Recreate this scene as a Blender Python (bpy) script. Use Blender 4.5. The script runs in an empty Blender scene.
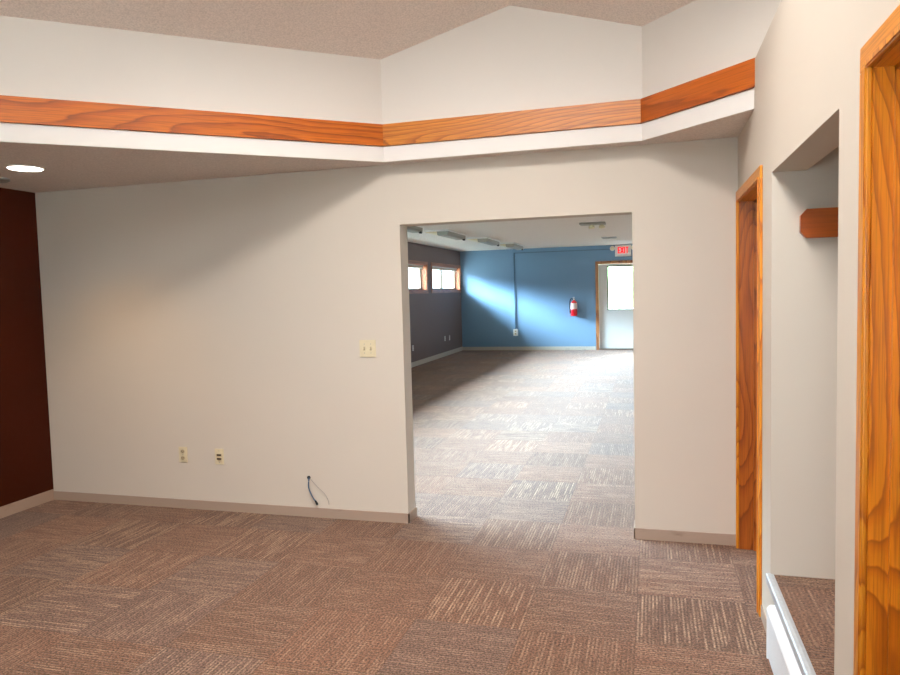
import bpy, bmesh, math, random
from mathutils import Vector, Matrix

# ------------------------------------------------------------------ camera, sky, lights, exposure
SC = bpy.context.scene
COL = SC.collection
H = 1.53
YAW, PITCH, ROLL, FOC = -0.2783, -0.0641, -0.0262, 709.5

def make_camera():
    f = Vector((math.sin(YAW) * math.cos(PITCH), math.cos(YAW) * math.cos(PITCH), math.sin(PITCH)))
    r = Vector((math.cos(YAW), -math.sin(YAW), 0))
    u = r.cross(f)
    c, s = math.cos(ROLL), math.sin(ROLL)
    X = c * r + s * u
    Y = -s * r + c * u
    Z = -f
    cd = bpy.data.cameras.new('camera')
    cd.sensor_width = 36
    cd.lens = FOC / 900 * 36
    cd.clip_start = .02
    o = bpy.data.objects.new('camera', cd)
    M = Matrix(((X.x, Y.x, Z.x, 0), (X.y, Y.y, Z.y, 0), (X.z, Y.z, Z.z, H), (0, 0, 0, 1)))
    o.matrix_world = M
    COL.objects.link(o)
    SC.camera = o
make_camera()

SKY_LOW, SKY_HIGH = 6.0, 580.0
SKYLIGHT_W = 134.0
REAR_FILL_W = 9.0
GABLE_FILL_W = 34.0
DOWNLIGHT_W = 5.0
EXPOSURE = 0.0

def make_world():
    w = bpy.data.worlds.new('overcast_sky')
    SC.world = w
    w.use_nodes = True
    nt = w.node_tree
    nt.nodes.clear()
    out = nt.nodes.new('ShaderNodeOutputWorld')
    bg = nt.nodes.new('ShaderNodeBackground')
    tc = nt.nodes.new('ShaderNodeTexCoord')
    sep = nt.nodes.new('ShaderNodeSeparateXYZ')
    nt.links.new(tc.outputs['Generated'], sep.inputs[0])
    def ramp_(sock, a, b):          # smooth 0..1 between a and b
        m = nt.nodes.new('ShaderNodeMapRange')
        m.interpolation_type = 'SMOOTHSTEP'
        m.inputs['From Min'].default_value = a
        m.inputs['From Max'].default_value = b
        nt.links.new(sock, m.inputs['Value'])
        return m.outputs[0]
    high = ramp_(sep.outputs['Z'], .10, .42)      # the hazy band above the roofs is dimmer than the cloud deck
    dot = nt.nodes.new('ShaderNodeVectorMath'); dot.operation = 'DOT_PRODUCT'
    nt.links.new(tc.outputs['Generated'], dot.inputs[0])
    dot.inputs[1].default_value = (-.86, .51, 0)  # the sun sits behind the clouds on this side
    west = ramp_(dot.outputs['Value'], .05, .75)
    mul = nt.nodes.new('ShaderNodeMath'); mul.operation = 'MULTIPLY'
    nt.links.new(high, mul.inputs[0]); nt.links.new(west, mul.inputs[1])
    mr = nt.nodes.new('ShaderNodeMath'); mr.operation = 'MULTIPLY_ADD'
    nt.links.new(mul.outputs[0], mr.inputs[0])
    mr.inputs[1].default_value = SKY_HIGH
    mr.inputs[2].default_value = SKY_LOW
    bg.inputs['Color'].default_value = (.64, .83, 1.0, 1)
    nt.links.new(mr.outputs[0], bg.inputs['Strength'])
    nt.links.new(bg.outputs[0], out.inputs[0])
make_world()

def area(name, loc, look, sx, sy, power, col, portal=False, spread=math.pi):
    l = bpy.data.lights.new(name, 'AREA')
    l.shape = 'RECTANGLE'
    l.size, l.size_y = sx, sy
    l.energy = power
    l.color = col
    l.spread = spread
    if portal:
        l.cycles.is_portal = True
    o = bpy.data.objects.new(name, l)
    o.location = loc
    d = Vector(look).normalized()
    o.rotation_euler = d.to_track_quat('-Z', 'Y').to_euler()
    COL.objects.link(o)
    return o

# daylight through the skylight at the ridge of the vaulted ceiling; both lamps behind the camera are added fill
SKY_Y0, SKY_Y1, SKY_X0, SKY_X1 = .95, 2.6, -1.7, .1
area('skylight_daylight', (-1.0, 1.75, 4.3), (-.06, .36, -.93), 1.2, 1.3, SKYLIGHT_W, (1, .985, .965), False, math.radians(125))
area('gable_fill', (-1.0, -2.95, 4.25), (.0, 1, -.12), 1.7, 1.3, GABLE_FILL_W, (1, .985, .965))  # unseen fill lamp added to brighten the upper walls
area('rear_fill', (-1.3, -2.9, 1.45), (.1, 1, -.05), 2.2, 1.7, REAR_FILL_W, (1, .985, .97))  # unseen fill lamp added for the pier, near jamb and heater

SC.view_settings.view_transform = 'Standard'
SC.view_settings.look = 'None'
SC.view_settings.exposure = EXPOSURE
SC.view_settings.gamma = 1
SC.view_settings.use_curve_mapping = False
try:
    SC.cycles.max_bounces = 10
    SC.cycles.diffuse_bounces = 7
    SC.cycles.transparent_max_bounces = 12
    SC.cycles.sample_clamp_indirect = 6
    SC.cycles.use_denoising = True
except Exception:
    pass

# ------------------------------------------------------------------ helpers: materials
def lin(c):
    c = c / 255
    return c / 12.92 if c <= .04045 else ((c + .055) / 1.055) ** 2.4
def rgb(r, g, b):
    return (lin(r), lin(g), lin(b), 1)

class NT:
    def __init__(s, name):
        s.m = bpy.data.materials.new(name)
        s.m.use_nodes = True
        s.t = s.m.node_tree
        s.b = s.t.nodes['Principled BSDF']
        s.out = s.t.nodes['Material Output']
    def n(s, typ, **kw):
        x = s.t.nodes.new(typ)
        for k, v in kw.items():
            setattr(x, k, v)
        return x
    def l(s, a, b):
        s.t.links.new(a, b)
    def put(s, sock, v):
        if hasattr(v, 'is_output') or isinstance(v, bpy.types.NodeSocket):
            s.l(v, sock)
        else:
            sock.default_value = v
    def math(s, op, a, b=0.0, c=None):
        x = s.n('ShaderNodeMath', operation=op)
        s.put(x.inputs[0], a)
        s.put(x.inputs[1], b)
        if c is not None:
            s.put(x.inputs[2], c)
        return x.outputs[0]
    def mix(s, f, a, b, mode='MIX'):
        x = s.n('ShaderNodeMix', data_type='RGBA', blend_type=mode)
        s.put(x.inputs[0], f)
        s.put(x.inputs[6], a)
        s.put(x.inputs[7], b)
        return x.outputs[2]
    def ramp(s, f, *stops):
        x = s.n('ShaderNodeValToRGB')
        e = x.color_ramp.elements
        while len(e) < len(stops):
            e.new(.5)
        for k, (p, c) in enumerate(stops):
            e[k].position = p
            e[k].color = c if isinstance(c, tuple) else (c, c, c, 1)
        s.put(x.inputs[0], f)
        return x.outputs[0]
    def coord(s, scale=(1, 1, 1), which='Object', loc=(0, 0, 0)):
        tc = s.n('ShaderNodeTexCoord')
        mp = s.n('ShaderNodeMapping')
        mp.inputs['Scale'].default_value = scale
        mp.inputs['Location'].default_value = loc
        s.l(tc.outputs[which], mp.inputs[0])
        return mp.outputs[0]
    def noise(s, vec, scale, detail=3, rough=.5, dist=0):
        x = s.n('ShaderNodeTexNoise')
        s.l(vec, x.inputs['Vector'])
        x.inputs['Scale'].default_value = scale
        x.inputs['Detail'].default_value = detail
        x.inputs['Roughness'].default_value = rough
        x.inputs['Distortion'].default_value = dist
        return x.outputs[0]
    def bump(s, h, strength, dist=.002):
        x = s.n('ShaderNodeBump')
        x.inputs['Strength'].default_value = strength
        x.inputs['Distance'].default_value = dist
        s.l(h, x.inputs['Height'])
        s.l(x.outputs[0], s.b.inputs['Normal'])
    def base(s, c, rough=.6, metal=0, spec=.5):
        s.put(s.b.inputs['Base Color'], c)
        s.put(s.b.inputs['Roughness'], rough)
        s.b.inputs['Metallic'].default_value = metal
        s.b.inputs['Specular IOR Level'].default_value = spec
        return s

def paint(name, c, rough=.6, bump_s=.08, scale=260, spec=.3, var=.03):
    t = NT(name)
    v = t.coord()
    n = t.noise(v, 1.3, 4)
    k = t.ramp(n, (.3, 1 - var), (.7, 1.0))
    t.base(t.mix(1.0, c, k, 'MULTIPLY'), rough, 0, spec)
    t.bump(t.noise(v, scale, 2), bump_s, .001)
    return t.m

def popcorn(name, c):
    t = NT(name)
    v = t.coord()
    a = t.noise(v, 95, 4, .65)
    b = t.noise(v, 38, 3, .6)
    h = t.math('ADD', a, t.math('MULTIPLY', b, .6))
    k = t.ramp(a, (.32, .80), (.62, 1.0))
    t.base(t.mix(1.0, c, k, 'MULTIPLY'), .95, 0, .1)
    t.bump(h, .5, .006)
    return t.m

def simple(name, c, rough=.5, metal=0, spec=.5, var=.06, scale=30):
    t = NT(name)
    n = t.noise(t.coord(), scale, 3)
    t.base(t.mix(1.0, c, t.ramp(n, (.3, 1 - var), (.7, 1.0)), 'MULTIPLY'), rough, metal, spec)
    return t.m

def oak(name, axis, light, mid, dark, seed=0.0, rings=9.0, gloss=.33, along=.13):
    """Oak with cathedral grain running along the object's own axis."""
    t = NT(name)
    sc = [1.0, 1.0, 1.0]
    sc['XYZ'.index(axis)] = along
    v = t.coord(tuple(sc), loc=(seed, seed * .7, seed * 1.3))
    body = t.noise(v, 2.6, 1.5, .4, .15)
    wob = t.noise(v, 30, 2, .5)
    ph = t.math('ADD', t.math('MULTIPLY', body, rings), t.math('MULTIPLY', wob, .5))
    fr = t.math('FRACT', ph)
    band = t.ramp(fr, (0, .9), (.45, .8), (.8, .38), (.92, .12), (1, .9))
    sc2 = [1.0, 1.0, 1.0]
    sc2['XYZ'.index(axis)] = .02
    v2 = t.coord(tuple(sc2), loc=(seed * 2, seed, seed))
    pores = t.noise(v2, 230, 3, .6)
    streak = t.noise(v2, 40, 3, .6)
    col = t.ramp(band, (0, dark), (.5, mid), (.9, light))
    col = t.mix(t.ramp(pores, (.36, .5), (.52, 0.0)), col, dark)
    col = t.mix(1.0, col, t.ramp(streak, (.35, .86), (.65, 1.04)), 'MULTIPLY')
    big = t.noise(v, 1.7, 2)
    col = t.mix(1.0, col, t.ramp(big, (.3, .88), (.7, 1.0)), 'MULTIPLY')
    t.base(col, gloss, 0, .45)
    t.bump(pores, .06, .0006)
    return t.m

def carpet():
    t = NT('striped_carpet_tiles')
    S = .5
    tc = t.n('ShaderNodeTexCoord')
    sep = t.n('ShaderNodeSeparateXYZ')
    t.l(tc.outputs['Object'], sep.inputs[0])
    px = t.math('DIVIDE', t.math('ADD', sep.outputs[0], .08 + 50), S)
    py = t.math('DIVIDE', t.math('ADD', sep.outputs[1], -.07 + 50), S)
    ix, iy = t.math('FLOOR', px), t.math('FLOOR', py)
    fx, fy = t.math('FRACT', px), t.math('FRACT', py)
    par = t.math('MODULO', t.math('ADD', ix, iy), 2.0)
    cell = t.n('ShaderNodeCombineXYZ')
    t.l(ix, cell.inputs[0]); t.l(iy, cell.inputs[1])
    wn = t.n('ShaderNodeTexWhiteNoise', noise_dimensions='3D')
    t.l(cell.outputs[0], wn.inputs['Vector'])
    rs = t.n('ShaderNodeSeparateColor')
    t.l(wn.outputs['Color'], rs.inputs[0])
    # across / along the pile lines of the tile, quarter-turned from tile to tile
    inv = t.math('SUBTRACT', 1.0, par)
    ac = t.math('ADD', t.math('MULTIPLY', fx, inv), t.math('MULTIPLY', fy, par))
    al = t.math('ADD', t.math('MULTIPLY', fy, inv), t.math('MULTIPLY', fx, par))
    lines = 30.0
    row = t.math('FLOOR', t.math('MULTIPLY', ac, lines))
    cv = t.n('ShaderNodeCombineXYZ')
    t.l(t.math('ADD', t.math('MULTIPLY', row, 3.7), t.math('MULTIPLY', rs.outputs[0], 91.0)), cv.inputs[0])
    t.l(t.math('MULTIPLY', al, 1.7), cv.inputs[1])
    t.l(t.math('MULTIPLY', rs.outputs[1], 37.0), cv.inputs[2])
    dash = t.noise(cv.outputs[0], 1.0, 2, .6)
    rowpos = t.math('ABSOLUTE', t.math('SUBTRACT', t.math('FRACT', t.math('MULTIPLY', ac, lines)), .5))
    ridge = t.ramp(rowpos, (.1, 1.0), (.4, 0.0))
    on = t.math('MULTIPLY', t.ramp(dash, (.44, 0.0), (.62, 1.0)), ridge)
    strength = t.math('MULTIPLY_ADD', t.math('POWER', rs.outputs[2], 2.0), .34, .2)
    speck = t.noise(tc.outputs['Object'], 100, 3, .8)
    patch = t.noise(tc.outputs['Object'], 9, 3, .6)
    basec = t.mix(rs.outputs[0], rgb(113, 84, 67), rgb(127, 92, 72))
    basec = t.mix(t.math('MULTIPLY', t.math('GREATER_THAN', rs.outputs[1], .72), .55), basec, rgb(114, 92, 81))
    c = t.mix(t.math('MULTIPLY', on, strength), basec, rgb(206, 172, 142))
    c = t.mix(1.0, c, t.ramp(speck, (.38, .22), (.62, 1.38)), 'MULTIPLY')
    c = t.mix(1.0, c, t.ramp(patch, (.3, .86), (.7, 1.06)), 'MULTIPLY')
    groove = t.math('MULTIPLY', t.math('SUBTRACT', 1.0, ridge), .14)
    c = t.mix(groove, c, rgb(60, 42, 34))
    ex = t.math('MINIMUM', t.math('MINIMUM', fx, t.math('SUBTRACT', 1.0, fx)), t.math('MINIMUM', fy, t.math('SUBTRACT', 1.0, fy)))
    seam = t.ramp(ex, (.0, .3), (.008, 0.0))
    c = t.mix(seam, c, rgb(58, 40, 32))
    t.base(c, 1.0, 0, .05)
    t.b.inputs['Sheen Weight'].default_value = .12
    t.bump(t.math('ADD', t.math('MULTIPLY', ridge, .6), speck), .55, .004)
    return t.m

def glass(name, tint=(.97, 1, .99, 1)):
    t = NT(name)
    tr = t.n('ShaderNodeBsdfTransparent')
    tr.inputs[0].default_value = tint
    gl = t.n('ShaderNodeBsdfGlossy')
    gl.inputs['Roughness'].default_value = .02
    lw = t.n('ShaderNodeLayerWeight')
    lw.inputs[0].default_value = .5
    mx = t.n('ShaderNodeMixShader')
    t.l(t.math('MULTIPLY_ADD', t.math('POWER', lw.outputs['Facing'], 5.0), .5, .03), mx.inputs[0])
    t.l(tr.outputs[0], mx.inputs[1])
    t.l(gl.outputs[0], mx.inputs[2])
    t.l(mx.outputs[0], t.out.inputs[0])
    t.t.nodes.remove(t.b)
    return t.m

def emit(name, c, s):
    t = NT(name)
    t.base(c, .4)
    t.b.inputs['Emission Color'].default_value = c
    t.b.inputs['Emission Strength'].default_value = s
    return t.m

def vinyl_base(name, c):
    t = NT(name)
    v = t.coord((1, 1, 4))
    n = t.noise(v, 2.6, 4, .7)
    t.base(t.mix(t.ramp(n, (.60, 0.0), (.72, .55)), c, rgb(120, 92, 74)), .5, 0, .35)
    return t.m

M = {}
M['tan'] = paint('tan_wall_paint', rgb(207, 195, 180))
M['upper'] = paint('upper_wall_paint', rgb(228, 219, 209))
M['white_wall'] = paint('white_fascia_paint', rgb(236, 229, 222))
M['brown'] = paint('dark_brown_wall_paint', rgb(58, 17, 1), .6, .08, 260, .12)
M['taupe'] = paint('taupe_wall_paint', rgb(112, 95, 90))
M['blue'] = paint('blue_wall_paint', rgb(116, 148, 176))
M['off_white'] = paint('far_room_white_paint', rgb(226, 224, 218))
M['popcorn'] = popcorn('popcorn_ceiling', rgb(248, 236, 226))
M['soffit'] = popcorn('soffit_texture', rgb(234, 226, 219))
M['far_ceiling'] = popcorn('far_ceiling_texture', rgb(246, 242, 236))
M['carpet'] = carpet()
OL, OM, OD = rgb(230, 148, 36), rgb(212, 124, 18), rgb(158, 80, 8)
M['oak_x'] = oak('golden_oak_lengthwise', 'X', rgb(200, 102, 22), rgb(181, 84, 12), rgb(112, 46, 6), .3, 17, .33, .17)
M['oak_x2'] = oak('golden_oak_lengthwise_fine', 'X', rgb(208, 126, 44), rgb(190, 106, 28), rgb(128, 62, 14), 4.1, 40)
M['oak_x3'] = oak('golden_oak_plain', 'X', rgb(182, 88, 18), rgb(170, 77, 11), rgb(124, 52, 8), 7.7, 5)
M['oak_y'] = oak('golden_oak_header', 'Y', OL, OM, OD, 2.2, 8)
M['oak_z'] = oak('golden_oak_upright', 'Z', OL, OM, OD, 5.3, 22, .33, .2)
M['oak_z2'] = oak('golden_oak_jamb', 'Z', rgb(226, 136, 26), rgb(208, 114, 14), rgb(150, 76, 8), 9.6, 30, .33, .34)
M['oak_jamb_dim'] = oak('dimmed_oak_jamb', 'Z', rgb(186, 100, 30), rgb(166, 82, 20), rgb(116, 52, 10), 3.1, 42, .36, .2)  # door oak darkened; the weaker light at the far door is in the colour
M['oak_dark'] = oak('brown_oak_door_face', 'Z', rgb(170, 92, 36), rgb(150, 76, 26), rgb(104, 46, 12), 1.6, 8, .4)
M['wood_far'] = oak('far_window_trim_wood', 'Y', rgb(170, 112, 80), rgb(150, 94, 66), rgb(110, 62, 42), 3.6, 8)
M['wood_far_z'] = oak('far_door_trim_wood', 'Z', rgb(186, 124, 76), rgb(164, 104, 60), rgb(116, 66, 36), 6.6, 8)
M['base'] = vinyl_base('beige_vinyl_base', rgb(166, 143, 126))
M['base_far'] = vinyl_base('pale_vinyl_base', rgb(188, 180, 168))
M['ivory'] = simple('ivory_plastic', rgb(218, 203, 168), .35)
M['ivory_dark'] = simple('ivory_plastic_socket', rgb(186, 168, 136), .4)
M['white_plastic'] = simple('white_plastic', rgb(236, 236, 232), .4)
M['white_metal'] = simple('white_enamel_metal', rgb(238, 240, 242), .3, 0, .5, .03)
M['nosing'] = simple('brushed_edge_metal', rgb(206, 212, 218), .35, .35, .5, .15, 60)
M['black'] = simple('black_plastic', rgb(22, 20, 20), .5)
M['dark_slot'] = simple('dark_slot', rgb(46, 34, 26), .7)
M['blue_cable'] = simple('blue_grey_cable_jacket', rgb(70, 92, 118), .45)
M['grey_wire'] = simple('grey_wire_jacket', rgb(150, 140, 134), .5)
M['grey_metal'] = simple('grey_metal', rgb(150, 150, 146), .4, .3)
M['red'] = simple('red_enamel', rgb(200, 16, 30), .28)
M['red_letter'] = emit('red_sign_lettering', rgb(236, 16, 30), .9)
M['label'] = simple('pale_printed_label', rgb(236, 206, 196), .5)
M['door_white'] = paint('white_door_paint', rgb(226, 228, 226), .4, .02)
M['lens'] = simple('cream_prismatic_lens', rgb(236, 226, 190), .35)
M['fixture'] = simple('fixture_grey_housing', rgb(158, 158, 148), .45)
M['lamp_on'] = emit('lit_lamp_lens', (1, .95, .86, 1), 14)
M['glass'] = glass('window_glass')
M['vinyl'] = simple('tan_window_sash', rgb(96, 84, 70), .4)
M['blind'] = simple('ivory_blind_fabric', rgb(226, 218, 204), .7)
M['gravel'] = simple('pale_gravel', rgb(186, 184, 172), .95, 0, .1, .4, 3)  # gravel kept pale to bounce more daylight onto the far ceiling
M['leaf'] = simple('hedge_leaves', rgb(128, 162, 104), .9, 0, .1, .5, 6)
M['perf'] = None
def perforated():
    t = NT('perforated_white_metal')
    v = t.coord((110, 110, 110))
    vo = t.n('ShaderNodeTexVoronoi', feature='F1')
    vo.inputs['Randomness'].default_value = 0
    vo.inputs['Scale'].default_value = 1
    t.l(v, vo.inputs['Vector'])
    hole = t.ramp(vo.outputs['Distance'], (.24, 1.0), (.32, 0.0))
    t.base(t.mix(hole, rgb(238, 241, 243), rgb(186, 190, 194)), .35)
    t.bump(t.math('SUBTRACT', 1.0, hole), .3, .001)
    return t.m
M['perf'] = perforated()

# ------------------------------------------------------------------ helpers: meshes and objects
class MB:
    def __init__(s):
        s.v, s.f, s.sm = [], [], []
    def add(s, vs, fs, smooth=False):
        o = len(s.v)
        s.v += [tuple(x) for x in vs]
        for f in fs:
            s.f.append([i + o for i in f])
            s.sm.append(smooth)
        return s
    def box(s, a, b, bev=0):
        x0, y0, z0 = [min(p, q) for p, q in zip(a, b)]
        x1, y1, z1 = [max(p, q) for p, q in zip(a, b)]
        if bev <= 0:
            vs = [(x0, y0, z0), (x1, y0, z0), (x1, y1, z0), (x0, y1, z0), (x0, y0, z1), (x1, y0, z1), (x1, y1, z1), (x0, y1, z1)]
            fs = [(0, 3, 2, 1), (4, 5, 6, 7), (0, 1, 5, 4), (1, 2, 6, 5), (2, 3, 7, 6), (3, 0, 4, 7)]
            return s.add(vs, fs)
        bm = bmesh.new()
        bmesh.ops.create_cube(bm, size=1)
        for v in bm.verts:
            v.co = Vector(((x0 + x1) / 2 + v.co.x * (x1 - x0), (y0 + y1) / 2 + v.co.y * (y1 - y0), (z0 + z1) / 2 + v.co.z * (z1 - z0)))
        bmesh.ops.bevel(bm, geom=bm.edges[:], offset=bev, segments=2, affect='EDGES', profile=.5)
        return s.bm(bm)
    def bm(s, bm, mat=None, smooth=False):
        bm.verts.ensure_lookup_table()
        bm.verts.index_update()
        vs = [(mat @ v.co) if mat else v.co.copy() for v in bm.verts]
        fs = [[v.index for v in f.verts] for f in bm.faces]
        bm.free()
        return s.add(vs, fs, smooth)
    def prism(s, poly, lo, hi, axis='Z'):
        """poly: 2D outline in the two other axes (XY for Z, YZ for X, XZ for Y)."""
        def P(p, h):
            return {'Z': (p[0], p[1], h), 'X': (h, p[0], p[1]), 'Y': (p[0], h, p[1])}[axis]
        n = len(poly)
        vs = [P(p, lo) for p in poly] + [P(p, hi) for p in poly]
        fs = [list(range(n))[::-1], list(range(n, 2 * n))] + [[i, (i + 1) % n, n + (i + 1) % n, n + i] for i in range(n)]
        return s.add(vs, fs)
    def poly3(s, pts, off):
        """closed slab between a 3D polygon and its copy moved by off."""
        n = len(pts)
        pts = [Vector(p) for p in pts]
        o = Vector(off)
        vs = pts + [p + o for p in pts]
        fs = [list(range(n))[::-1], list(range(n, 2 * n))] + [[i, (i + 1) % n, n + (i + 1) % n, n + i] for i in range(n)]
        return s.add(vs, fs)
    def lathe(s, prof, c=(0, 0, 0), axis='Z', n=24):
        """prof: (radius, height) pairs."""
        vs, fs = [], []
        for r, h in prof:
            for k in range(n):
                a = 2 * math.pi * k / n
                p = (r * math.cos(a), r * math.sin(a), h)
                if axis == 'X':
                    p = (h, r * math.cos(a), r * math.sin(a))
                elif axis == 'Y':
                    p = (r * math.cos(a), h, r * math.sin(a))
                vs.append((p[0] + c[0], p[1] + c[1], p[2] + c[2]))
        for j in range(len(prof) - 1):
            for k in range(n):
                fs.append((j * n + k, j * n + (k + 1) % n, (j + 1) * n + (k + 1) % n, (j + 1) * n + k))
        fs.append(list(range(n))[::-1])
        fs.append(list(range((len(prof) - 1) * n, len(prof) * n)))
        return s.add(vs, fs, True)
    def tube(s, pts, r, n=10, taper=None):
        pts = [Vector(p) for p in pts]
        vs, fs = [], []
        up = Vector((0, 0, 1))
        for i, p in enumerate(pts):
            d = (pts[min(i + 1, len(pts) - 1)] - pts[max(i - 1, 0)]).normalized()
            a = d.cross(up if abs(d.z) < .95 else Vector((0, 1, 0))).normalized()
            b = d.cross(a)
            rr = r if taper is None else r * taper[i]
            for k in range(n):
                t = 2 * math.pi * k / n
                vs.append(p + (a * math.cos(t) + b * math.sin(t)) * rr)
        for i in range(len(pts) - 1):
            for k in range(n):
                fs.append((i * n + k, i * n + (k + 1) % n, (i + 1) * n + (k + 1) % n, (i + 1) * n + k))
        fs.append(list(range(n))[::-1])
        fs.append(list(range((len(pts) - 1) * n, len(pts) * n)))
        return s.add(vs, fs, True)
    def build(s, name, mat, parent=None, loc=None, rotz=0):
        me = bpy.data.meshes.new(name)
        org = Vector(loc) if loc is not None else Vector((0, 0, 0))
        me.from_pydata(s.v, [], s.f)
        me.polygons.foreach_set('use_smooth', s.sm)
        me.materials.append(M[mat] if isinstance(mat, str) else mat)
        bm = bmesh.new()
        bm.from_mesh(me)
        bmesh.ops.recalc_face_normals(bm, faces=bm.faces[:])
        bm.to_mesh(me)
        bm.free()
        if any(s.sm) and hasattr(me, 'set_sharp_from_angle'):
            me.set_sharp_from_angle(angle=math.radians(40))
        o = bpy.data.objects.new(name, me)
        o.location = org
        o.rotation_euler = (0, 0, rotz)
        COL.objects.link(o)
        if parent is not None:
            o.parent = parent
        return o

def spline(pts, n=8):
    P = [Vector(p) for p in pts]
    P = [P[0] * 2 - P[1]] + P + [P[-1] * 2 - P[-2]]
    out = []
    for i in range(1, len(P) - 2):
        for k in range(n):
            t = k / n
            a, b, c, d = P[i - 1], P[i], P[i + 1], P[i + 2]
            out.append(.5 * ((2 * b) + (c - a) * t + (2 * a - 5 * b + 4 * c - d) * t * t + (3 * b - a - 3 * c + d) * t ** 3))
    out.append(P[-2])
    return out

def tag(o, label=None, cat=None, group=None, kind=None):
    for k, v in (('label', label), ('category', cat), ('group', group), ('kind', kind)):
        if v:
            o[k] = v
    return o
def struct(o, label, cat):
    return tag(o, label, cat, None, 'structure')
def empty(name, loc, rotz=0):
    o = bpy.data.objects.new(name, None)
    o.empty_display_size = .1
    o.location = loc
    o.rotation_euler = (0, 0, rotz)
    COL.objects.link(o)
    return o
def copy_tree(o, parent=None):
    c = o.copy()
    COL.objects.link(c)
    if parent is not None:
        c.parent = parent
    for ch in [x for x in COL.objects if x.parent == o]:
        copy_tree(ch, c)
    return c

# ------------------------------------------------------------------ dimensions of the place
YW, YW2 = 4.376, 4.5225        # tan wall, near and far face
XL, XR = -4.49, .475           # dark left wall, right wall
XR2 = XR + .13
XOL, XOR, ZO = -1.57, -.109, 1.974
ZS = 2.362                     # soffit
XB, YB, ZB = -4.77, 17.85, 2.57
YREAR = -3.1
ZLEDGE = 2.588

# ------------------------------------------------------------------ structure: floor and near-room walls
struct(MB().box((-5.2, -4.6, -.12), (3.4, 18.2, 0)).build('floor', 'carpet'),
       'brown striped carpet tile floor running through both rooms', 'floor')

w = MB()
w.box((-5.0, YW, 0), (XOL, YW2, 2.66))
w.box((XOR, YW, 0), (3.2, YW2, 2.66))
w.box((XOL, YW, ZO), (XOR, YW2, 2.66))
struct(w.build('wall_back', 'tan'), 'tan painted wall with the wide doorway cut through it', 'wall')

struct(MB().box((XL - .15, YREAR, 0), (XL, YW, 5.5)).build('wall_left', 'brown'),
       'dark brown painted wall at the left edge', 'wall')

# rear wall behind the camera, with two added openings for the fill lamps
w = MB()
RX0, RX1, RZ0, RZ1 = -2.5, -.1, .55, 2.35
w.box((XL, YREAR - .15, 0), (RX0, YREAR, 6.2)); w.box((RX1, YREAR - .15, 0), (3.2, YREAR, 6.2))
w.box((RX0, YREAR - .15, 0), (RX1, YREAR, RZ0)); w.box((RX0, YREAR - .15, RZ1), (RX1, YREAR, 3.5))
w.box((RX0, YREAR - .15, 3.5), (-1.95, YREAR, 6.2)); w.box((-.1, YREAR - .15, 3.5), (RX1, YREAR, 6.2)); w.box((-1.95, YREAR - .15, 4.95), (-.1, YREAR, 6.2))
struct(w.build('wall_rear', 'tan'), 'tan wall behind the camera around two added openings for fill light', 'wall')

# right wall: far oak door, alcove, pier, near oak door
D1Y0, D1Y1, D1Z = 3.495, 4.318, 1.992      # far door opening (inside the jamb)
NY0, NY1, NZ = 2.10, 3.188, 1.983          # alcove
D2Y0, D2Y1, D2Z = .98, 1.803, 2.0          # near door opening
J = .02
w = MB()
def rw(y0, y1, z0, z1):
    w.box((XR, y0, z0), (XR2, y1, z1))
rw(D1Y1 + J, YW, 0, ZLEDGE - .03)
rw(D1Y0 - J, D1Y1 + J, D1Z + J, ZLEDGE - .03)
rw(NY1, D1Y0 - J, 0, ZLEDGE - .03)
rw(NY0, NY1, NZ, ZLEDGE - .03)
rw(NY0, NY1, 0, .285)
rw(D2Y1 + J, NY0, 0, ZLEDGE - .03)
rw(D2Y0 - J, D2Y1 + J, D2Z + J, ZLEDGE - .03)
rw(YREAR, D2Y0 - J, 0, ZLEDGE - .03)
struct(w.build('wall_right', 'tan'), 'tan wall at the right with oak doors, an alcove and a flat ledge top', 'wall')
w = MB()
w.box((XR2, NY1, 0), (1.3, NY1 + .1, 2.5)); w.box((XR2, NY0 - .1, 0), (1.3, NY0, 2.5)); w.box((1.2, NY0, 0), (1.3, NY1, 2.5))
w.box((XR2, NY0 - .1, 2.36), (1.3, NY1 + .1, 2.5))
struct(w.build('wall_alcove', 'tan'), 'tan inner walls and lid of the alcove in the right wall', 'wall')
struct(MB().box((XR + .012, NY0, .2), (1.2, NY1, .3)).build('floor_alcove', 'carpet'), 'raised brown carpeted floor of the alcove', 'floor')
w = MB()
w.box((XR, YREAR, ZLEDGE - .03), (2.7, YW, ZLEDGE))
struct(w.build('trim_ledge', 'tan'), 'flat tan ledge on top of the right wall', 'ledge')
struct(MB().box((2.7, YREAR, 0), (2.85, YW, 6.2)).build('wall_ledge', 'tan'), 'upper tan wall beyond the ledge', 'wall')

# ------------------------------------------------------------------ vaulted ceiling, soffit and fascia
A = Vector((-1.632, 4.287, 0))
B = Vector((-.043, 4.271, 0))
LF = Vector((-3.9, 2.374, 0))
RD = Vector((.6882, -.7255, 0))
RF = B + RD * 3.75
def wall_panel(p, q, z0, z1, th, over0=0, over1=0):
    d = (q - p).normalized()
    nrm = Vector((-d.y, d.x, 0))
    if nrm.dot(Vector((-.8, 1.5, 0)) - p) > 0:
        nrm = -nrm
    p = p - d * over0; q = q + d * over1
    up = Vector((0, 0, 1))
    return MB().poly3([p + up * z0, q + up * z0, q + up * z1, p + up * z1], nrm * th)
ZU = 2.46
struct(wall_panel(A, LF, ZS + .03, 3.3, .085).build('wall_upper_left', 'upper'), 'tall upper wall above the long left oak band', 'wall')
struct(wall_panel(A, B, ZS + .03, 3.3, .085).build('wall_upper_middle', 'upper'), 'gable shaped upper wall above the middle oak band', 'wall')
struct(wall_panel(B, RF, ZS + .03, 3.3, .085).build('wall_upper_right', 'upper'), 'angled upper wall above the short right oak band', 'wall')
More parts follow.
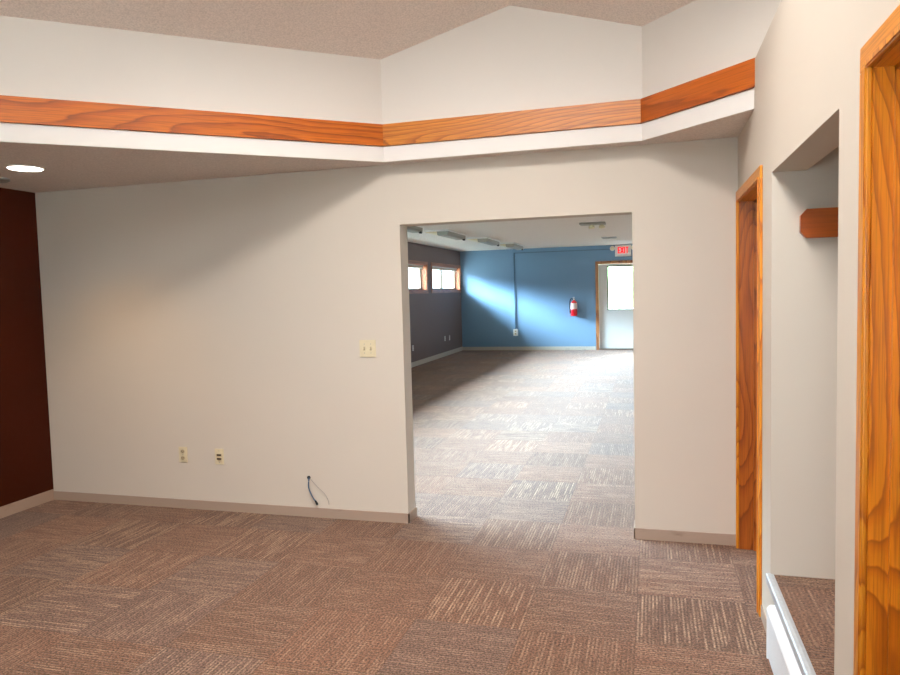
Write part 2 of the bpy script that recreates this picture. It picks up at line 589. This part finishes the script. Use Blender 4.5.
struct(wall_panel(LF, Vector((-3.9, YREAR, 0)), ZS + .03, 5.2, .085).build('wall_upper_side', 'upper'), 'upper wall along the dark left wall', 'wall')

def band(p, q, z0, z1, th, name, mat, label, cut=0):
    d = (q - p); L = d.length - cut
    ang = math.atan2(d.y, d.x)
    m = MB()
    m.box((0, -th, z0), (L, 0, z1))
    if name.startswith('oak'):
        pass
    o = m.build(name, mat, None, (p.x, p.y, 0), ang)
    return struct(o, label, 'trim')
RC = B + RD * .78     # where the right band dies into the right wall
# (each runs left to right, its face towards the room)
band(LF, A, ZS, 2.458, .012, 'trim_1', 'white_wall', 'white strip below the long left oak band')
band(A, B, ZS, 2.458, .012, 'trim_2', 'white_wall', 'white strip below the middle oak band')
band(B, RC, ZS, 2.458, .012, 'trim_3', 'white_wall', 'white strip below the short right oak band')
band(LF, A, 2.46, 2.594, .024, 'trim_4', 'oak_x', 'long oak band across the upper left, with knots and loops of grain')
band(A, B, 2.46, 2.594, .024, 'trim_5', 'oak_x2', 'middle oak band with fine cathedral grain above the doorway')
band(B, RC, 2.46, 2.594, .024, 'trim_6', 'oak_x3', 'short plain oak band ending at the right wall')

sof = [(-4.6, 4.376), (2.7, 4.376), (2.7, RF.y), (RF.x, RF.y + .0), (B.x, B.y), (A.x, A.y), (LF.x, LF.y), (-3.9, YREAR), (-4.6, YREAR)]
sof = [(XL, YW), (XR, YW), (XR, RC.y + .02), (B.x, B.y + .003), (A.x, A.y + .003), (LF.x - .003, LF.y + .003), (-3.903, YREAR), (XL, YREAR)]
m = MB().prism(sof, ZS, ZS + .05)
struct(m.build('ceiling_soffit', 'soffit'), 'low textured ceiling strip around the raised ceiling', 'ceiling')

# ceiling planes: level along the side panels at z = 3.0, meeting in a ridge over the room's middle
zc = 3.0
PK = Vector((-.80, 4.279, 3.22))
nL = Vector((.6439, -.7651, 0)); nR = Vector((-.7255, -.6882, 0))
kL = .22 / nL.dot(Vector((PK.x, PK.y, 0)) - A); kR = .22 / nR.dot(Vector((PK.x, PK.y, 0)) - B)
def cz(x, y, side):
    p = Vector((x, y, 0))
    return zc + (kL * nL.dot(p - A) if side == 'L' else kR * nR.dot(p - B))
gL, gR = nL * kL, nR * kR
dx_dy = -(gL.y - gR.y) / (gL.x - gR.x)
def ridge(y):
    x = PK.x + dx_dy * (y - PK.y)
    return (x, y, cz(x, y, 'L'))
def cp(x, y, s):
    return (x, y, cz(x, y, s))
YB2 = YREAR - .1
eps = .03
LO = nL * -eps; RO = nR * -eps
m = MB()
SX0, SX1 = SKY_X0, SKY_X1
yA, yB_ = SKY_Y1, SKY_Y0
rt, rb = ridge(yA), ridge(yB_)
# left plane in four pieces around the skylight opening
m.poly3([cp(A.x + LO.x, A.y + LO.y, 'L'), cp(PK.x, PK.y + .05, 'L'), ridge(yA), cp(SX0, yA, 'L'), cp(LF.x + LO.x, LF.y + LO.y, 'L')], (0, 0, .1))
m.poly3([cp(LF.x + LO.x, LF.y + LO.y, 'L'), cp(SX0, yA, 'L'), cp(SX0, yB_, 'L'), cp(-3.97, yB_, 'L')], (0, 0, .1))
m.poly3([cp(-3.97, yB_, 'L'), cp(SX0, yB_, 'L'), ridge(yB_), ridge(YB2), cp(-3.97, YB2, 'L')], (0, 0, .1))
m.poly3([cp(B.x + RO.x, B.y + RO.y, 'R'), cp(PK.x, PK.y + .05, 'R'), ridge(yA), cp(SX1, yA, 'R'), cp(RF.x + RO.x, RF.y + RO.y, 'R')], (0, 0, .1))
m.poly3([cp(RF.x + RO.x, RF.y + RO.y, 'R'), cp(SX1, yA, 'R'), cp(SX1, yB_, 'R'), cp(2.75, yB_, 'R')], (0, 0, .1))
m.poly3([cp(2.75, RF.y, 'R'), cp(RF.x, RF.y, 'R'), cp(2.75, yB_, 'R')], (0, 0, .1))
m.poly3([cp(2.75, yB_, 'R'), cp(SX1, yB_, 'R'), ridge(yB_), ridge(YB2), cp(2.75, YB2, 'R')], (0, 0, .1))
struct(m.build('ceiling', 'popcorn'), 'raised pinkish grey popcorn ceiling with a ridge', 'ceiling')
# skylight shaft
m = MB()
ztop = 5.2
def up(p):
    return (p[0], p[1], ztop)
for X_, S_, o_ in ((SX0, 'L', -.05), (SX1, 'R', .05)):
    a_, b_ = cp(X_, yB_, S_), cp(X_, yA, S_)
    m.poly3([a_, b_, up(b_), up(a_)], (o_, 0, 0))
for Y_, o_ in ((yB_, -.05), (yA, .05)):
    a_, b_, c_ = cp(SX0, Y_, 'L'), ridge(Y_), cp(SX1, Y_, 'R')
    m.poly3([a_, b_, c_, up(c_), up(a_)], (0, o_, 0))
m.box((SX0 - .1, yB_ - .1, ztop), (SX1 + .1, yA + .1, ztop + .05))
struct(m.build('trim_skylight', 'white_wall'), 'white skylight shaft in the ridge of the raised ceiling', 'skylight')

# ------------------------------------------------------------------ baseboards of the near room
def baseboard(name, boxes, mat, label):
    m = MB()
    for a, b in boxes:
        m.box(a, b)
    return struct(m.build(name, mat), label, 'baseboard')
BH, BT = .066, .008
baseboard('baseboard_back', [((XL, YW - BT, 0), (XOL + BT, YW, BH)), ((XOL, YW - BT, 0), (XOL + BT, YW2 + BT, BH)),
                             ((XOR - BT, YW - BT, 0), (XR, YW, BH)), ((XOR - BT, YW - BT, 0), (XOR, YW2 + BT, BH))], 'base', 'beige vinyl baseboard along the tan wall')
baseboard('baseboard_left', [((XL, YREAR, 0), (XL + BT, YW - BT, BH + .015))], 'base', 'beige baseboard along the dark brown wall')
baseboard('baseboard_right', [((XR - .005, NY1 + .0, 0), (XR, 3.432, .06)), ((XR - .005, YREAR, 0), (XR, .90, .06))], 'base', 'narrow beige baseboard along the right wall')

# ------------------------------------------------------------------ oak doors in the right wall
def oak_door(name, y0, y1, ztop, near, jamb_mat, label):
    t = empty(name, (XR, (y0 + y1) / 2, 0))
    struct(t, label, 'door')
    ox, oy = XR, (y0 + y1) / 2
    def add(nm, boxes, mat, parent=t, bev=.0):
        m = MB()
        for a, b in boxes:
            m.box((a[0] - ox, a[1] - oy, a[2]), (b[0] - ox, b[1] - oy, b[2]), bev)
        return m.build(nm, mat, parent)
    CT, CW, RV = .012, .058, .004
    X1 = XR2 + .0
    add('jamb', [((XR, y1, 0), (X1, y1 + .02, ztop))], jamb_mat)
    add('jamb', [((XR, y0 - .02, 0), (X1, y0, ztop))], jamb_mat)
    add('head_jamb', [((XR, y0 - .02, ztop), (X1, y1 + .02, ztop + .02))], 'oak_y')
    sx = XR + near
    add('door_stop', [((sx, y1 - .011, 0), (sx + .034, y1, ztop)), ((sx, y0, 0), (sx + .034, y0 + .011, ztop)),
                      ((sx, y0, ztop - .011), (sx + .034, y1, ztop))], jamb_mat)
    leaf = add('door_leaf', [((sx + .034, y0 + .003, .008), (sx + .034 + .036, y1 - .003, ztop - .003))], 'oak_dark')
    # casing with an eased profile: outer bead, flat and inner bead
    def casing(nm, a, b, zc0, zc1, mat):
        return add(nm, [((XR - CT, a, zc0), (XR, b, zc1))], mat, t, .003)
    casing('casing', y1 + RV, min(y1 + RV + CW, YW - .001), 0, ztop + RV, 'oak_z')
    casing('casing', y0 - RV - CW, y0 - RV, 0, ztop + RV, 'oak_z')
    add('bead', [((XR - CT - .004, y0 - RV - .013, 0), (XR - CT + .001, y0 - RV - .003, ztop + RV)),
                 ((XR - CT - .004, y1 + RV + .003, 0), (XR - CT + .001, y1 + RV + .013, ztop + RV)),
                 ((XR - CT - .004, y0 - RV - .003, ztop + RV + .003), (XR - CT + .001, y1 + RV + .003, ztop + RV + .013))], 'oak_z')
    casing('head_casing', y0 - RV - CW, min(y1 + RV + CW, YW - .001), ztop + RV, ztop + RV + CW, 'oak_y')
    # lever set on the latch side
    kb = MB()
    kb.lathe([(.026, 0), (.026, -.006), (.012, -.01), (.012, -.02)], (sx + .034 - ox, y0 + .07 - oy, .96), 'X', 20)
    return t
oak_door('door_1', D1Y0, D1Y1, D1Z, .076, 'oak_jamb_dim', 'oak door in the right wall, tight in the corner beside the tan wall')
oak_door('door_2', D2Y0, D2Y1, D2Z, .042, 'oak_z2', 'oak door frame closest to the camera at the right edge')

# ------------------------------------------------------------------ far room shell
w = MB()
WZ0, WZ1 = 1.57, 2.145
WIN = [(15.33, 17.75), (12.52, 14.94), (9.71, 12.13), (6.9, 9.32), (4.82, 6.51)]
WT = .2
xs = (XB - WT, XB)
w.box((xs[0], YW2 - .1, 0), (xs[1], YB + .2, WZ0)); w.box((xs[0], YW2 - .1, WZ1), (xs[1], YB + .2, 2.8))
edges = [YB + .2] + [v for a, b in WIN for v in (b, a)] + [YW2 - .1]
for k in range(0, len(edges), 2):
    w.box((xs[0], edges[k + 1], WZ0), (xs[1], edges[k], WZ1))
struct(w.build('wall_far_left', 'taupe'), 'taupe brown wall of the far room with a row of small windows', 'wall')
DX0, DX1, DZ = -1.265, -.30, 2.115
w = MB()
w.box((XB, YB, 0), (DX0 - .03, YB + .2, 2.8)); w.box((DX1 + .03, YB, 0), (3.2, YB + .2, 2.8)); w.box((DX0 - .03, YB, DZ + .03), (DX1 + .03, YB + .2, 2.8))
struct(w.build('wall_far_end', 'blue'), 'bright blue wall at the far end', 'wall')
RWY = (5.0, 8.4)
w = MB()
w.box((3.0, YW2, 0), (3.2, RWY[0], 2.8)); w.box((3.0, RWY[1], 0), (3.2, YB, 2.8))
w.box((3.0, RWY[0], 0), (3.2, RWY[1], WZ0)); w.box((3.0, RWY[0], WZ1), (3.2, RWY[1], 2.8))
struct(w.build('wall_far_right', 'off_white'), 'white wall on the unseen right side of the far room', 'wall')
struct(MB().box((XB - .2, YW2 - .02, ZB), (3.2, YB + .2, ZB + .1)).build('ceiling_far', 'far_ceiling'), 'flat white ceiling of the far room', 'ceiling')
baseboard('baseboard_far_left', [((XB, YW2, 0), (XB + .012, YB, .1))], 'base_far', 'pale baseboard below the taupe wall')
baseboard('baseboard_far_end', [((XB, YB - .012, 0), (DX0 - .09, YB, .09)), ((DX1 + .09, YB - .012, 0), (3.0, YB, .09))], 'base_far', 'pale baseboard below the blue wall')
struct(MB().box((XB - WT - 1.0, 2.0, 2.66), (XB - WT + .02, YB + 1.2, 2.86)).build('trim_eave', 'white_wall'), 'roof eave outside above the row of windows', 'eave')
struct(MB().box((-60, -30, -.3), (40, 80, -.14)).build('ground', 'gravel'), 'pale ground outside the building', 'ground')

# windows of the taupe wall
def make_window(k, y0, y1, label, x=XB, turn=0):
    oy = (y0 + y1) / 2
    t = empty('window_%d' % (k + 1), (x, oy, WZ0), turn)
    struct(t, label, 'window')
    h, L = WZ1 - WZ0, (y1 - y0) / 2
    c = .058
    m = MB()
    m.box((0, -L - c, -c), (.018, L + c, 0)); m.box((0, -L - c, h), (.018, L + c, h + c))
    m.box((0, -L - c, 0), (.018, -L, h)); m.box((0, L, 0), (.018, L + c, h))
    m.build('casing', 'wood_far', t)
    m = MB()
    jt = .015
    m.box((-.12, -L, 0), (0, L, jt)); m.box((-.12, -L, h - jt), (0, L, h))
    m.box((-.12, -L, jt), (0, -L + jt, h - jt)); m.box((-.12, L - jt, jt), (0, L, h - jt))
    m.build('jamb', 'wood_far', t)
    m = MB()
    s = .05
    x0, x1 = -.17, -.12
    m.box((x0, -L, 0), (x1, L, s)); m.box((x0, -L, h - s), (x1, L, h))
    m.box((x0, -L, s), (x1, -L + s, h - s)); m.box((x0, L - s, s), (x1, L, h - s))
    m.box((x0, -.035, s), (x1, .035, h - s))
    m.build('sash', 'vinyl', t)
    for a, b in ((-L + s, -.035), (.035, L - s)):
        MB().box((-.149, a, s), (-.143, b, h - s)).build('pane', 'glass', t)
    area('window_portal', (x - (-.03 if turn else .03), oy, WZ0 + h / 2), (-1 if turn else 1, 0, 0), y1 - y0, h, 1, (1, 1, 1), True)
    if turn:
        return
    # rolled blind under the head
    b = empty('window_blind', (XB, oy, WZ1 - .015))
    tag(b, ['rolled ivory blind at the head of the window next to the blue wall', 'rolled ivory blind at the head of the window beside the doorway edge'][k] if k < 2 else 'rolled ivory blind at the head of a window nearer the doorway wall', 'blind', 'rolled blinds')
    MB().box((-.1, -L + .03, -.03), (-.055, L - .03, -.001)).build('head_rail', 'white_plastic', b)
    MB().lathe([(.02, -L + .04), (.024, -L + .05), (.024, L - .05), (.02, L - .04)], (-.078, 0, -.052), 'Y', 14).build('fabric_roll', 'blind', b)
wl = ['high two pane window next to the blue wall', 'high window beside the doorway edge, second from the blue wall', 'high window third from the blue wall', 'high window fourth from the blue wall', 'high window nearest the doorway wall']
for k, (a, b) in enumerate(WIN):
    make_window(k, a, b, wl[k])
make_window(5, RWY[0], RWY[1], 'high window added on the unseen right side of the far room', 3.0, math.pi)  # added out of view to light the doorway reveal

# ------------------------------------------------------------------ white exit door at the far end
t = empty('door_3', (0, YB, 0))
struct(t, 'white door with a large window in the blue wall, wood frame', 'door')
def lp(m, a, b, bev=0):
    m.box((a[0], a[1] - YB, a[2]), (b[0], b[1] - YB, b[2]), bev)
    return m
fw = .07
m = MB(); lp(m, (DX0 - fw, YB - .018, 0), (DX0, YB, DZ)); m.build('casing', 'wood_far_z', t)
m = MB(); lp(m, (DX1, YB - .018, 0), (DX1 + fw, YB, DZ)); m.build('casing', 'wood_far_z', t)
m = MB(); lp(m, (DX0 - fw, YB - .018, DZ), (DX1 + fw, YB, DZ + fw)); m.build('head_casing', M['wood_far_z'], t)
m = MB(); lp(m, (DX0 - .03, YB, 0), (DX0, YB + .2, DZ + .03)); lp(m, (DX1, YB, 0), (DX1 + .03, YB + .2, DZ + .03)); lp(m, (DX0, YB, DZ), (DX1, YB + .2, DZ + .03)); m.build('jamb', 'wood_far_z', t)
m = MB(); lp(m, (DX0, YB - .03, 0), (DX1, YB + .2, .035)); m.build('threshold', simple('bronze_threshold', rgb(120, 104, 92), .5, .3), t)
gx0, gx1, gz0, gz1 = -1.03, -.40, 1.01, 2.035
m = MB()
ya, yb = YB + .05, YB + .095
lp(m, (DX0 + .004, ya, .036), (gx0, yb, DZ - .005)); lp(m, (gx1, ya, .036), (DX1 - .004, yb, DZ - .005))
lp(m, (gx0, ya, .036), (gx1, yb, gz0)); lp(m, (gx0, ya, gz1), (gx1, yb, DZ - .005))
leaf = m.build('door_leaf', 'door_white', t)
m = MB(); e = .028
lp(m, (gx0 - e, ya - .012, gz0 - e), (gx1 + e, ya, gz0)); lp(m, (gx0 - e, ya - .012, gz1), (gx1 + e, ya, gz1 + e))
lp(m, (gx0 - e, ya - .012, gz0), (gx0, ya, gz1)); lp(m, (gx1, ya - .012, gz0), (gx1 + e, ya, gz1))
m.build('glazing_bead', 'vinyl', leaf)
m = MB(); lp(m, (gx0, YB + .07, gz0), (gx1, YB + .076, gz1)); m.build('pane', 'glass', leaf)
m = MB()
m.lathe([(.03, .05), (.03, .04), (.012, .035), (.012, .0), (.026, -.01), (.03, -.03), (.018, -.042)], (DX1 - .07, 0, .95), 'Y', 18)
m.build('knob', 'grey_metal', leaf)
area('door_portal', ((gx0 + gx1) / 2, YB + .02, (gz0 + gz1) / 2), (0, -1, 0), gx1 - gx0, gz1 - gz0, 1, (1, 1, 1), True)

# ------------------------------------------------------------------ things of the far room
# exit sign with two lamp heads
t = empty('exit_sign', (-.665, YB, 2.415))
tag(t, 'white exit sign with red letters above the white door, two lamp heads', 'exit sign')
MB().box((-.19, -.07, -.135), (.19, -.001, .135), .008).build('housing', 'white_plastic', t)
def letter(m, ch, x, z, w_, h_, s):
    def seg(a, b, c, d):
        m.box((x + a * w_, -.075, z + b * h_), (x + c * w_, -.069, z + d * h_))
    k = s / w_; q = s / h_
    if ch == 'E':
        seg(0, 0, k, 1); seg(k, 1 - q, 1, 1); seg(k, .5 - q / 2, .85, .5 + q / 2); seg(k, 0, 1, q)
    elif ch == 'I':
        seg(.5 - k / 2, 0, .5 + k / 2, 1)
    elif ch == 'T':
        seg(0, 1 - q, 1, 1); seg(.5 - k / 2, 0, .5 + k / 2, 1 - q)
    elif ch == 'X':
        for sgn in (1, -1):
            x0 = x if sgn > 0 else x + w_
            x1 = x + w_ if sgn > 0 else x
            hw = s * .62
            m.prism([(x0 - hw, z), (x0 + hw, z), (x1 + hw, z + h_), (x1 - hw, z + h_)], -.075, -.069, 'Y')
m = MB()
xx = -.125
for ch, w_ in (('E', .058), ('X', .06), ('I', .03), ('T', .06)):
    letter(m, ch, xx, -.06, w_, .155, .026)
    xx += w_ + .014
m.build('lettering', 'red_letter', t)
for sx in (-1, 1):
    hd = empty('lamp_head', (sx * .25, -.06, .065))
    hd.parent = t
    MB().tube([(-sx * .056, .01, -.01), (-sx * .02, .01, -.005)], .012, 10).build('arm', 'white_plastic', hd)
    MB().lathe([(.034, .05), (.055, .02), (.06, -.03), (.06, -.05)], (0, 0, 0), 'Y', 20).build('lamp_housing', 'white_plastic', hd)
    MB().lathe([(.052, -.049), (.042, -.056)], (0, 0, 0), 'Y', 20).build('lens', 'lens', hd)

# fire extinguisher on its bracket
t = empty('fire_extinguisher', (-1.86, YB, .86))
tag(t, 'red fire extinguisher hanging on the blue wall left of the white door', 'fire extinguisher')
MB().lathe([(.07, 0), (.078, .012), (.078, .30), (.066, .345), (.035, .372), (.026, .385)], (0, -.09, 0), 'Z', 28).build('cylinder', 'red', t)
m = MB()
n = 14; vs = []; fs = []
for k in range(n + 1):
    a = math.radians(200 + 140 * k / n)
    for z in (.17, .315):
        vs.append((.0795 * math.cos(a), -.09 + .0795 * math.sin(a), z))
for k in range(n):
    fs.append((2 * k, 2 * k + 2, 2 * k + 3, 2 * k + 1))
m.add(vs, fs, True); m.build('label', 'label', t)
m = MB().lathe([(.022, .38), (.022, .42), (.016, .425), (.016, .44)], (0, -.09, 0), 'Z', 16)
m.build('valve', 'grey_metal', t)
m = MB(); m.box((-.018, -.2, .452), (.018, -.07, .464), .003); m.box((-.014, -.18, .418), (.014, -.09, .428), .003); m.build('lever', 'white_plastic', t)
MB().lathe([(.015, 0), (.015, -.012)], (.0, -.112, .405), 'Y', 14).build('gauge', 'white_plastic', t)
MB().tube(spline([(-.02, -.09, .41), (-.07, -.1, .42), (-.098, -.1, .34), (-.098, -.1, .2), (-.094, -.1, .12)]), .012, 10).build('hose', 'black', t)
MB().tube([(-.094, -.1, .13), (-.094, -.1, .06)], .016, 12, (1, .8)).build('nozzle', 'black', t)
m = MB(); m.box((-.03, -.014, .1), (.03, -.0005, .42)); m.box((-.085, -.02, .13), (.085, -.008, .15)); m.build('bracket', 'grey_metal', t)

# surface raceway and its box
t = empty('surface_raceway', (-3.35, YB, .42))
tag(t, 'thin wiring raceway down the blue wall to a white box and along under the ceiling', 'raceway')
MB().box((-.014, -.02, .12), (.014, -.0005, 2.06)).build('vertical_channel', simple('blue_grey_channel', rgb(74, 104, 126), .5), t)
MB().box((.014, -.02, 2.035), (2.36, -.0005, 2.062)).build('horizontal_channel', simple('grey_blue_channel', rgb(92, 118, 140), .5), t)
bx = MB().box((-.055, -.05, -.05), (.062, -.0005, .12), .005).build('box', 'white_plastic', t)
for z in (.05, -.015):
    MB().box((-.018, -.053, z), (.022, -.049, z + .035)).build('socket', 'ivory_dark', bx)

def plate(name, loc, face, label, cat, kind, group=None, col='ivory'):
    """wall plates: face 'Y' looks towards -Y, 'X' looks towards +X."""
    t = empty(name, loc, 0 if face == 'Y' else math.pi / 2)
    tag(t, label, cat, group)
    W = .116 if kind == 'switch' else .072
    MB().box((-W / 2, -.006, -.057), (W / 2, -.0004, .057), .002).build('cover_plate', col, t)
    if kind == 'outlet':
        for z in (.024, -.024):
            s = MB().prism([(.017 * math.cos(a) * 1.0, z + .0145 * math.sin(a)) for a in [2 * math.pi * k / 16 for k in range(16)]], -.009, -.0055, 'Y').build('socket', 'ivory_dark', t)
            m = MB(); m.box((-.008, -.0096, z - .002), (-.005, -.0088, z + .007)); m.box((.005, -.0096, z - .002), (.008, -.0088, z + .006)); m.box((-.002, -.0096, z - .010), (.002, -.0088, z - .006))
            m.build('slot', 'dark_slot', s)
        MB().lathe([(.0035, -.006), (.0028, -.0075)], (0, 0, 0), 'Y', 10).build('screw', 'grey_metal', t)
    elif kind == 'jack':
        for z in (.012, -.016):
            s = MB().box((-.02, -.009, z - .009), (.02, -.0055, z + .009)).build('jack', 'ivory_dark', t)
            MB().box((-.017, -.0097, z - .005), (.017, -.0088, z + .006)).build('opening', 'dark_slot', s)
        for z in (-.042, .042):
            MB().lathe([(.003, -.006), (.0025, -.0075)], (0, 0, z), 'Y', 10).build('screw', 'grey_metal', t)
    elif kind == 'switch':
        for x in (-.023, .023):
            s = MB().box((x - .006, -.0075, -.0125), (x + .006, -.0055, .0125)).build('toggle_frame', 'ivory_dark', t)
            MB().prism([(-.007, -.009), (-.018, -.012), (-.019, -.006), (-.007, .004)], x - .004, x + .004, 'X').build('toggle', 'ivory_dark', s)
            for z in (-.03, .03):
                MB().lathe([(.003, -.006), (.0025, -.0075)], (x, 0, z), 'Y', 10).build('screw', 'grey_metal', t)
    return t
plate('wall_outlet', (XB, 13.88, .39), 'X', 'white outlet low on the taupe wall, closest to the doorway', 'outlet', 'outlet', None, 'white_plastic')
plate('wall_outlet', (XB, 16.25, .42), 'X', 'white outlet on the taupe wall, left one of the close pair', 'outlet', 'outlet', None, 'white_plastic')
plate('wall_outlet', (XB, 16.65, .41), 'X', 'white outlet on the taupe wall, right one of the close pair', 'outlet', 'outlet', None, 'white_plastic')

# wraparound light fixtures on the far ceiling
def fixture(x, y, L, label):
    t = empty('ceiling_light', (x, y, ZB))
    tag(t, label, 'ceiling light', 'wraparound lights on the far ceiling')
    MB().box((-.30, -L / 2, -.03), (.11, L / 2, -.0005), .004).build('housing', 'white_plastic', t)
    MB().prism([(-.29, -.029), (-.29, -.04), (-.09, -.062), (-.09, -.029)], -L / 2 + .02, L / 2 - .02, 'Y').build('lens', 'lens', t)
    MB().prism([(-.09, -.029), (-.085, -.085), (-.06, -.1), (.07, -.1), (.1, -.085), (.105, -.029)], -L / 2 + .02, L / 2 - .05, 'Y').build('trough', 'fixture', t)
    MB().prism([(-.09, -.029), (-.085, -.087), (-.06, -.102), (.07, -.102), (.1, -.087), (.105, -.029)], L / 2 - .05, L / 2, 'Y').build('end_cap', 'white_plastic', t)
    MB().lathe([(.02, L / 2 - .12), (.02, L / 2 - .05)], (.08, 0, -.1), 'Y', 12).build('lamp_socket', 'black', t)
fixture(-3.35, 12.0, 1.22, 'wraparound ceiling light nearest the doorway, left of its row')
fixture(-3.14, 14.0, 1.22, 'wraparound ceiling light in the middle of the row by the windows')
fixture(-2.97, 15.9, 1.22, 'wraparound ceiling light in the row, closest to the blue wall')
fixture(-3.55, 10.1, 1.22, 'wraparound ceiling light just showing at the top left corner of the doorway')
t = empty('strip_light', (-.90, 11.6, ZB))
tag(t, 'small ceiling fixture with two pale lamps in front of the exit sign', 'ceiling light')
MB().box((-.2, -.13, -.03), (.2, .13, -.0005), .004).build('housing', 'fixture', t)
for x in (-.02, .14):
    MB().lathe([(.018, -.03), (.035, -.045), (.05, -.07), (.045, -.085), (.02, -.092)], (x, .05, 0), 'Z', 16).build('lamp', 'lens', t)
t = empty('ceiling_vent', (-.84, 15.1, ZB))
tag(t, 'flat grey ceiling vent between the two lamp fixture and the exit sign', 'vent')
MB().box((-.15, -.15, -.014), (.15, .15, -.0005), .003).build('frame', 'grey_metal', t)
m = MB()
for k in range(6):
    m.box((-.13, -.125 + .044 * k, -.022), (.13, -.105 + .044 * k, -.013))
m.build('louvre', 'fixture', t)

# ------------------------------------------------------------------ things of the near room
plate('light_switch', (-1.82, YW, 1.169), 'Y', 'ivory double light switch on the tan wall left of the doorway', 'light switch', 'switch')
plate('wall_outlet', (-3.295, YW, .398), 'Y', 'ivory outlet low on the tan wall, the one farther left', 'outlet', 'outlet')
plate('phone_jack', (-2.992, YW, .395), 'Y', 'ivory wall plate with two dark jacks, right of the outlet', 'wall plate', 'jack')

t = empty('network_cable', (-2.291, YW, .275))
tag(t, 'loose blue grey cable hanging out of a hole low in the tan wall', 'cable')
MB().lathe([(.013, -.0005), (.013, -.003), (.009, -.004)], (0, 0, 0), 'Y', 18).build('wall_hole', 'black', t)
MB().tube(spline([(.004, -.004, -.002), (.008, -.022, -.02), (.012, -.03, -.07), (.04, -.03, -.13), (.058, -.025, -.158)]), .0045, 10).build('cable_jacket', 'blue_cable', t)
MB().tube([(.055, -.026, -.152), (.066, -.024, -.175), (.069, -.024, -.182)], .008, 10, (.8, 1, .9)).build('connector', 'black', t)
MB().tube(spline([(.006, -.004, 0), (.03, -.012, -.02), (.07, -.012, -.06), (.12, -.011, -.105), (.145, -.011, -.15), (.15, -.0115, -.18)]), .0016, 8).build('thin_wire', 'grey_wire', t)

# recessed downlight in the soffit, lit
t = empty('recessed_light', (-3.70, 3.545, ZS))
tag(t, 'lit round recessed light in the low soffit at the left', 'recessed light')
m = MB()
m.lathe([(.098, -.0005), (.112, -.0005), (.110, -.006), (.098, -.009), (.096, -.004)], (0, 0, 0), 'Z', 36)
m.build('trim_ring', 'white_plastic', t)
MB().lathe([(.096, -.001), (.093, -.009), (.06, -.014), (.01, -.016)], (0, 0, 0), 'Z', 36).build('lens', 'lamp_on', t)
l = bpy.data.lights.new('recessed_lamp', 'SPOT')
l.energy = DOWNLIGHT_W * 10
l.spot_size = math.radians(120); l.spot_blend = .8
l.color = (1, .62, .24); l.shadow_soft_size = .08
o = bpy.data.objects.new('recessed_lamp', l); o.location = (-3.70, 3.545, ZS - .03); COL.objects.link(o)

t = empty('round_fixture', (-4.2, 3.78, ZS))  # unlit round fixture, its type left open
tag(t, 'small grey round ceiling fixture left of the lit recessed light', 'ceiling fixture')
MB().lathe([(.085, -.0005), (.085, -.012), (.07, -.02), (.03, -.022)], (0, 0, 0), 'Z', 28).build('cover', 'grey_metal', t)
MB().lathe([(.022, -.021), (.018, -.027)], (0, 0, 0), 'Z', 18).build('cap', 'fixture', t)

# oak cleat on the alcove's end wall
t = MB().prism([(.579, 1.735), (.602, 1.709), (1.195, 1.709), (1.195, 1.826), (.602, 1.826), (.579, 1.80)], NY1 - .024, NY1 - .0005, 'Y')
tag(t.build('shelf_cleat', 'oak_x3'), 'oak board with clipped corners fixed to the alcove wall', 'shelf cleat')

# nosing strip on the alcove step and the baseboard heater in front of it
m = MB()
m.prism([(XR - .019, .268), (XR - .0005, .268), (XR - .0005, .3005), (XR + .012, .3005), (XR + .012, .301), (XR - .001, .3055), (XR - .015, .3055), (XR - .019, .301)], NY0, NY1 - .001, 'Y')
tag(m.build('step_nosing', 'nosing'), 'pale metal edge strip along the carpeted alcove step', 'edge strip')

HX0, HY0, HY1 = XR - .038, .98 + .0, 3.02
HY0 = 2.0
t = empty('baseboard_heater', (XR, (HY0 + HY1) / 2, 0))
tag(t, 'white baseboard heater with perforated front below the alcove step', 'heater')
oy = (HY0 + HY1) / 2
L = (HY1 - HY0) / 2
MB().box((-.007, -L, .02), (-.001, L, .239)).build('back_plate', 'white_metal', t)
m = MB()
m.prism([(-.038, .035), (-.036, .03), (-.033, .035), (-.033, .21), (-.0385, .21)], -L + .012, L - .012, 'Y')
m.build('front_cover', 'perf', t)
m = MB()
m.prism([(-.006, .238), (-.024, .237), (-.033, .230), (-.0385, .220), (-.0385, .212), (-.034, .212), (-.031, .222), (-.024, .229), (-.006, .230)], -L + .012, L - .012, 'Y')
m.build('top_hood', 'white_metal', t)
for s in (-1, 1):
    MB().prism([(-.001, .02), (-.040, .02), (-.040, .222), (-.034, .233), (-.024, .24), (-.001, .241)], s * (L - .012), s * L, 'Y').build('end_cap', 'white_metal', t)
m = MB()
for k in range(60):
    y = -L + .03 + k * (2 * L - .06) / 59
    m.box((-.03, y, .06), (-.009, y + .001, .14))
m.build('fin', 'grey_metal', t)

# ------------------------------------------------------------------ hedges outside
def hedge(x0, y0, x1, y1, h, label, seed):
    rnd = random.Random(seed)
    bm = bmesh.new()
    n = 26
    for k in range(n):
        u = k / (n - 1)
        mat = Matrix.Translation((x0 + (x1 - x0) * u + rnd.uniform(-.5, .5), y0 + (y1 - y0) * u + rnd.uniform(-.5, .5), h * rnd.uniform(.35, .55))) @ Matrix.Diagonal((1.3, 1.3, h * .55, 1))
        r = bmesh.ops.create_icosphere(bm, subdivisions=3, radius=1, matrix=mat)
        for v in r['verts']:
            v.co += Vector((rnd.uniform(-.12, .12), rnd.uniform(-.12, .12), rnd.uniform(-.12, .12)))
    o = MB().bm(bm).build('hedge', 'leaf')
    tag(o, label, 'hedge', None, 'stuff')
hedge(-3.4, 31, 6, 31, 2.6, 'green hedge outside beyond the white door', 3)
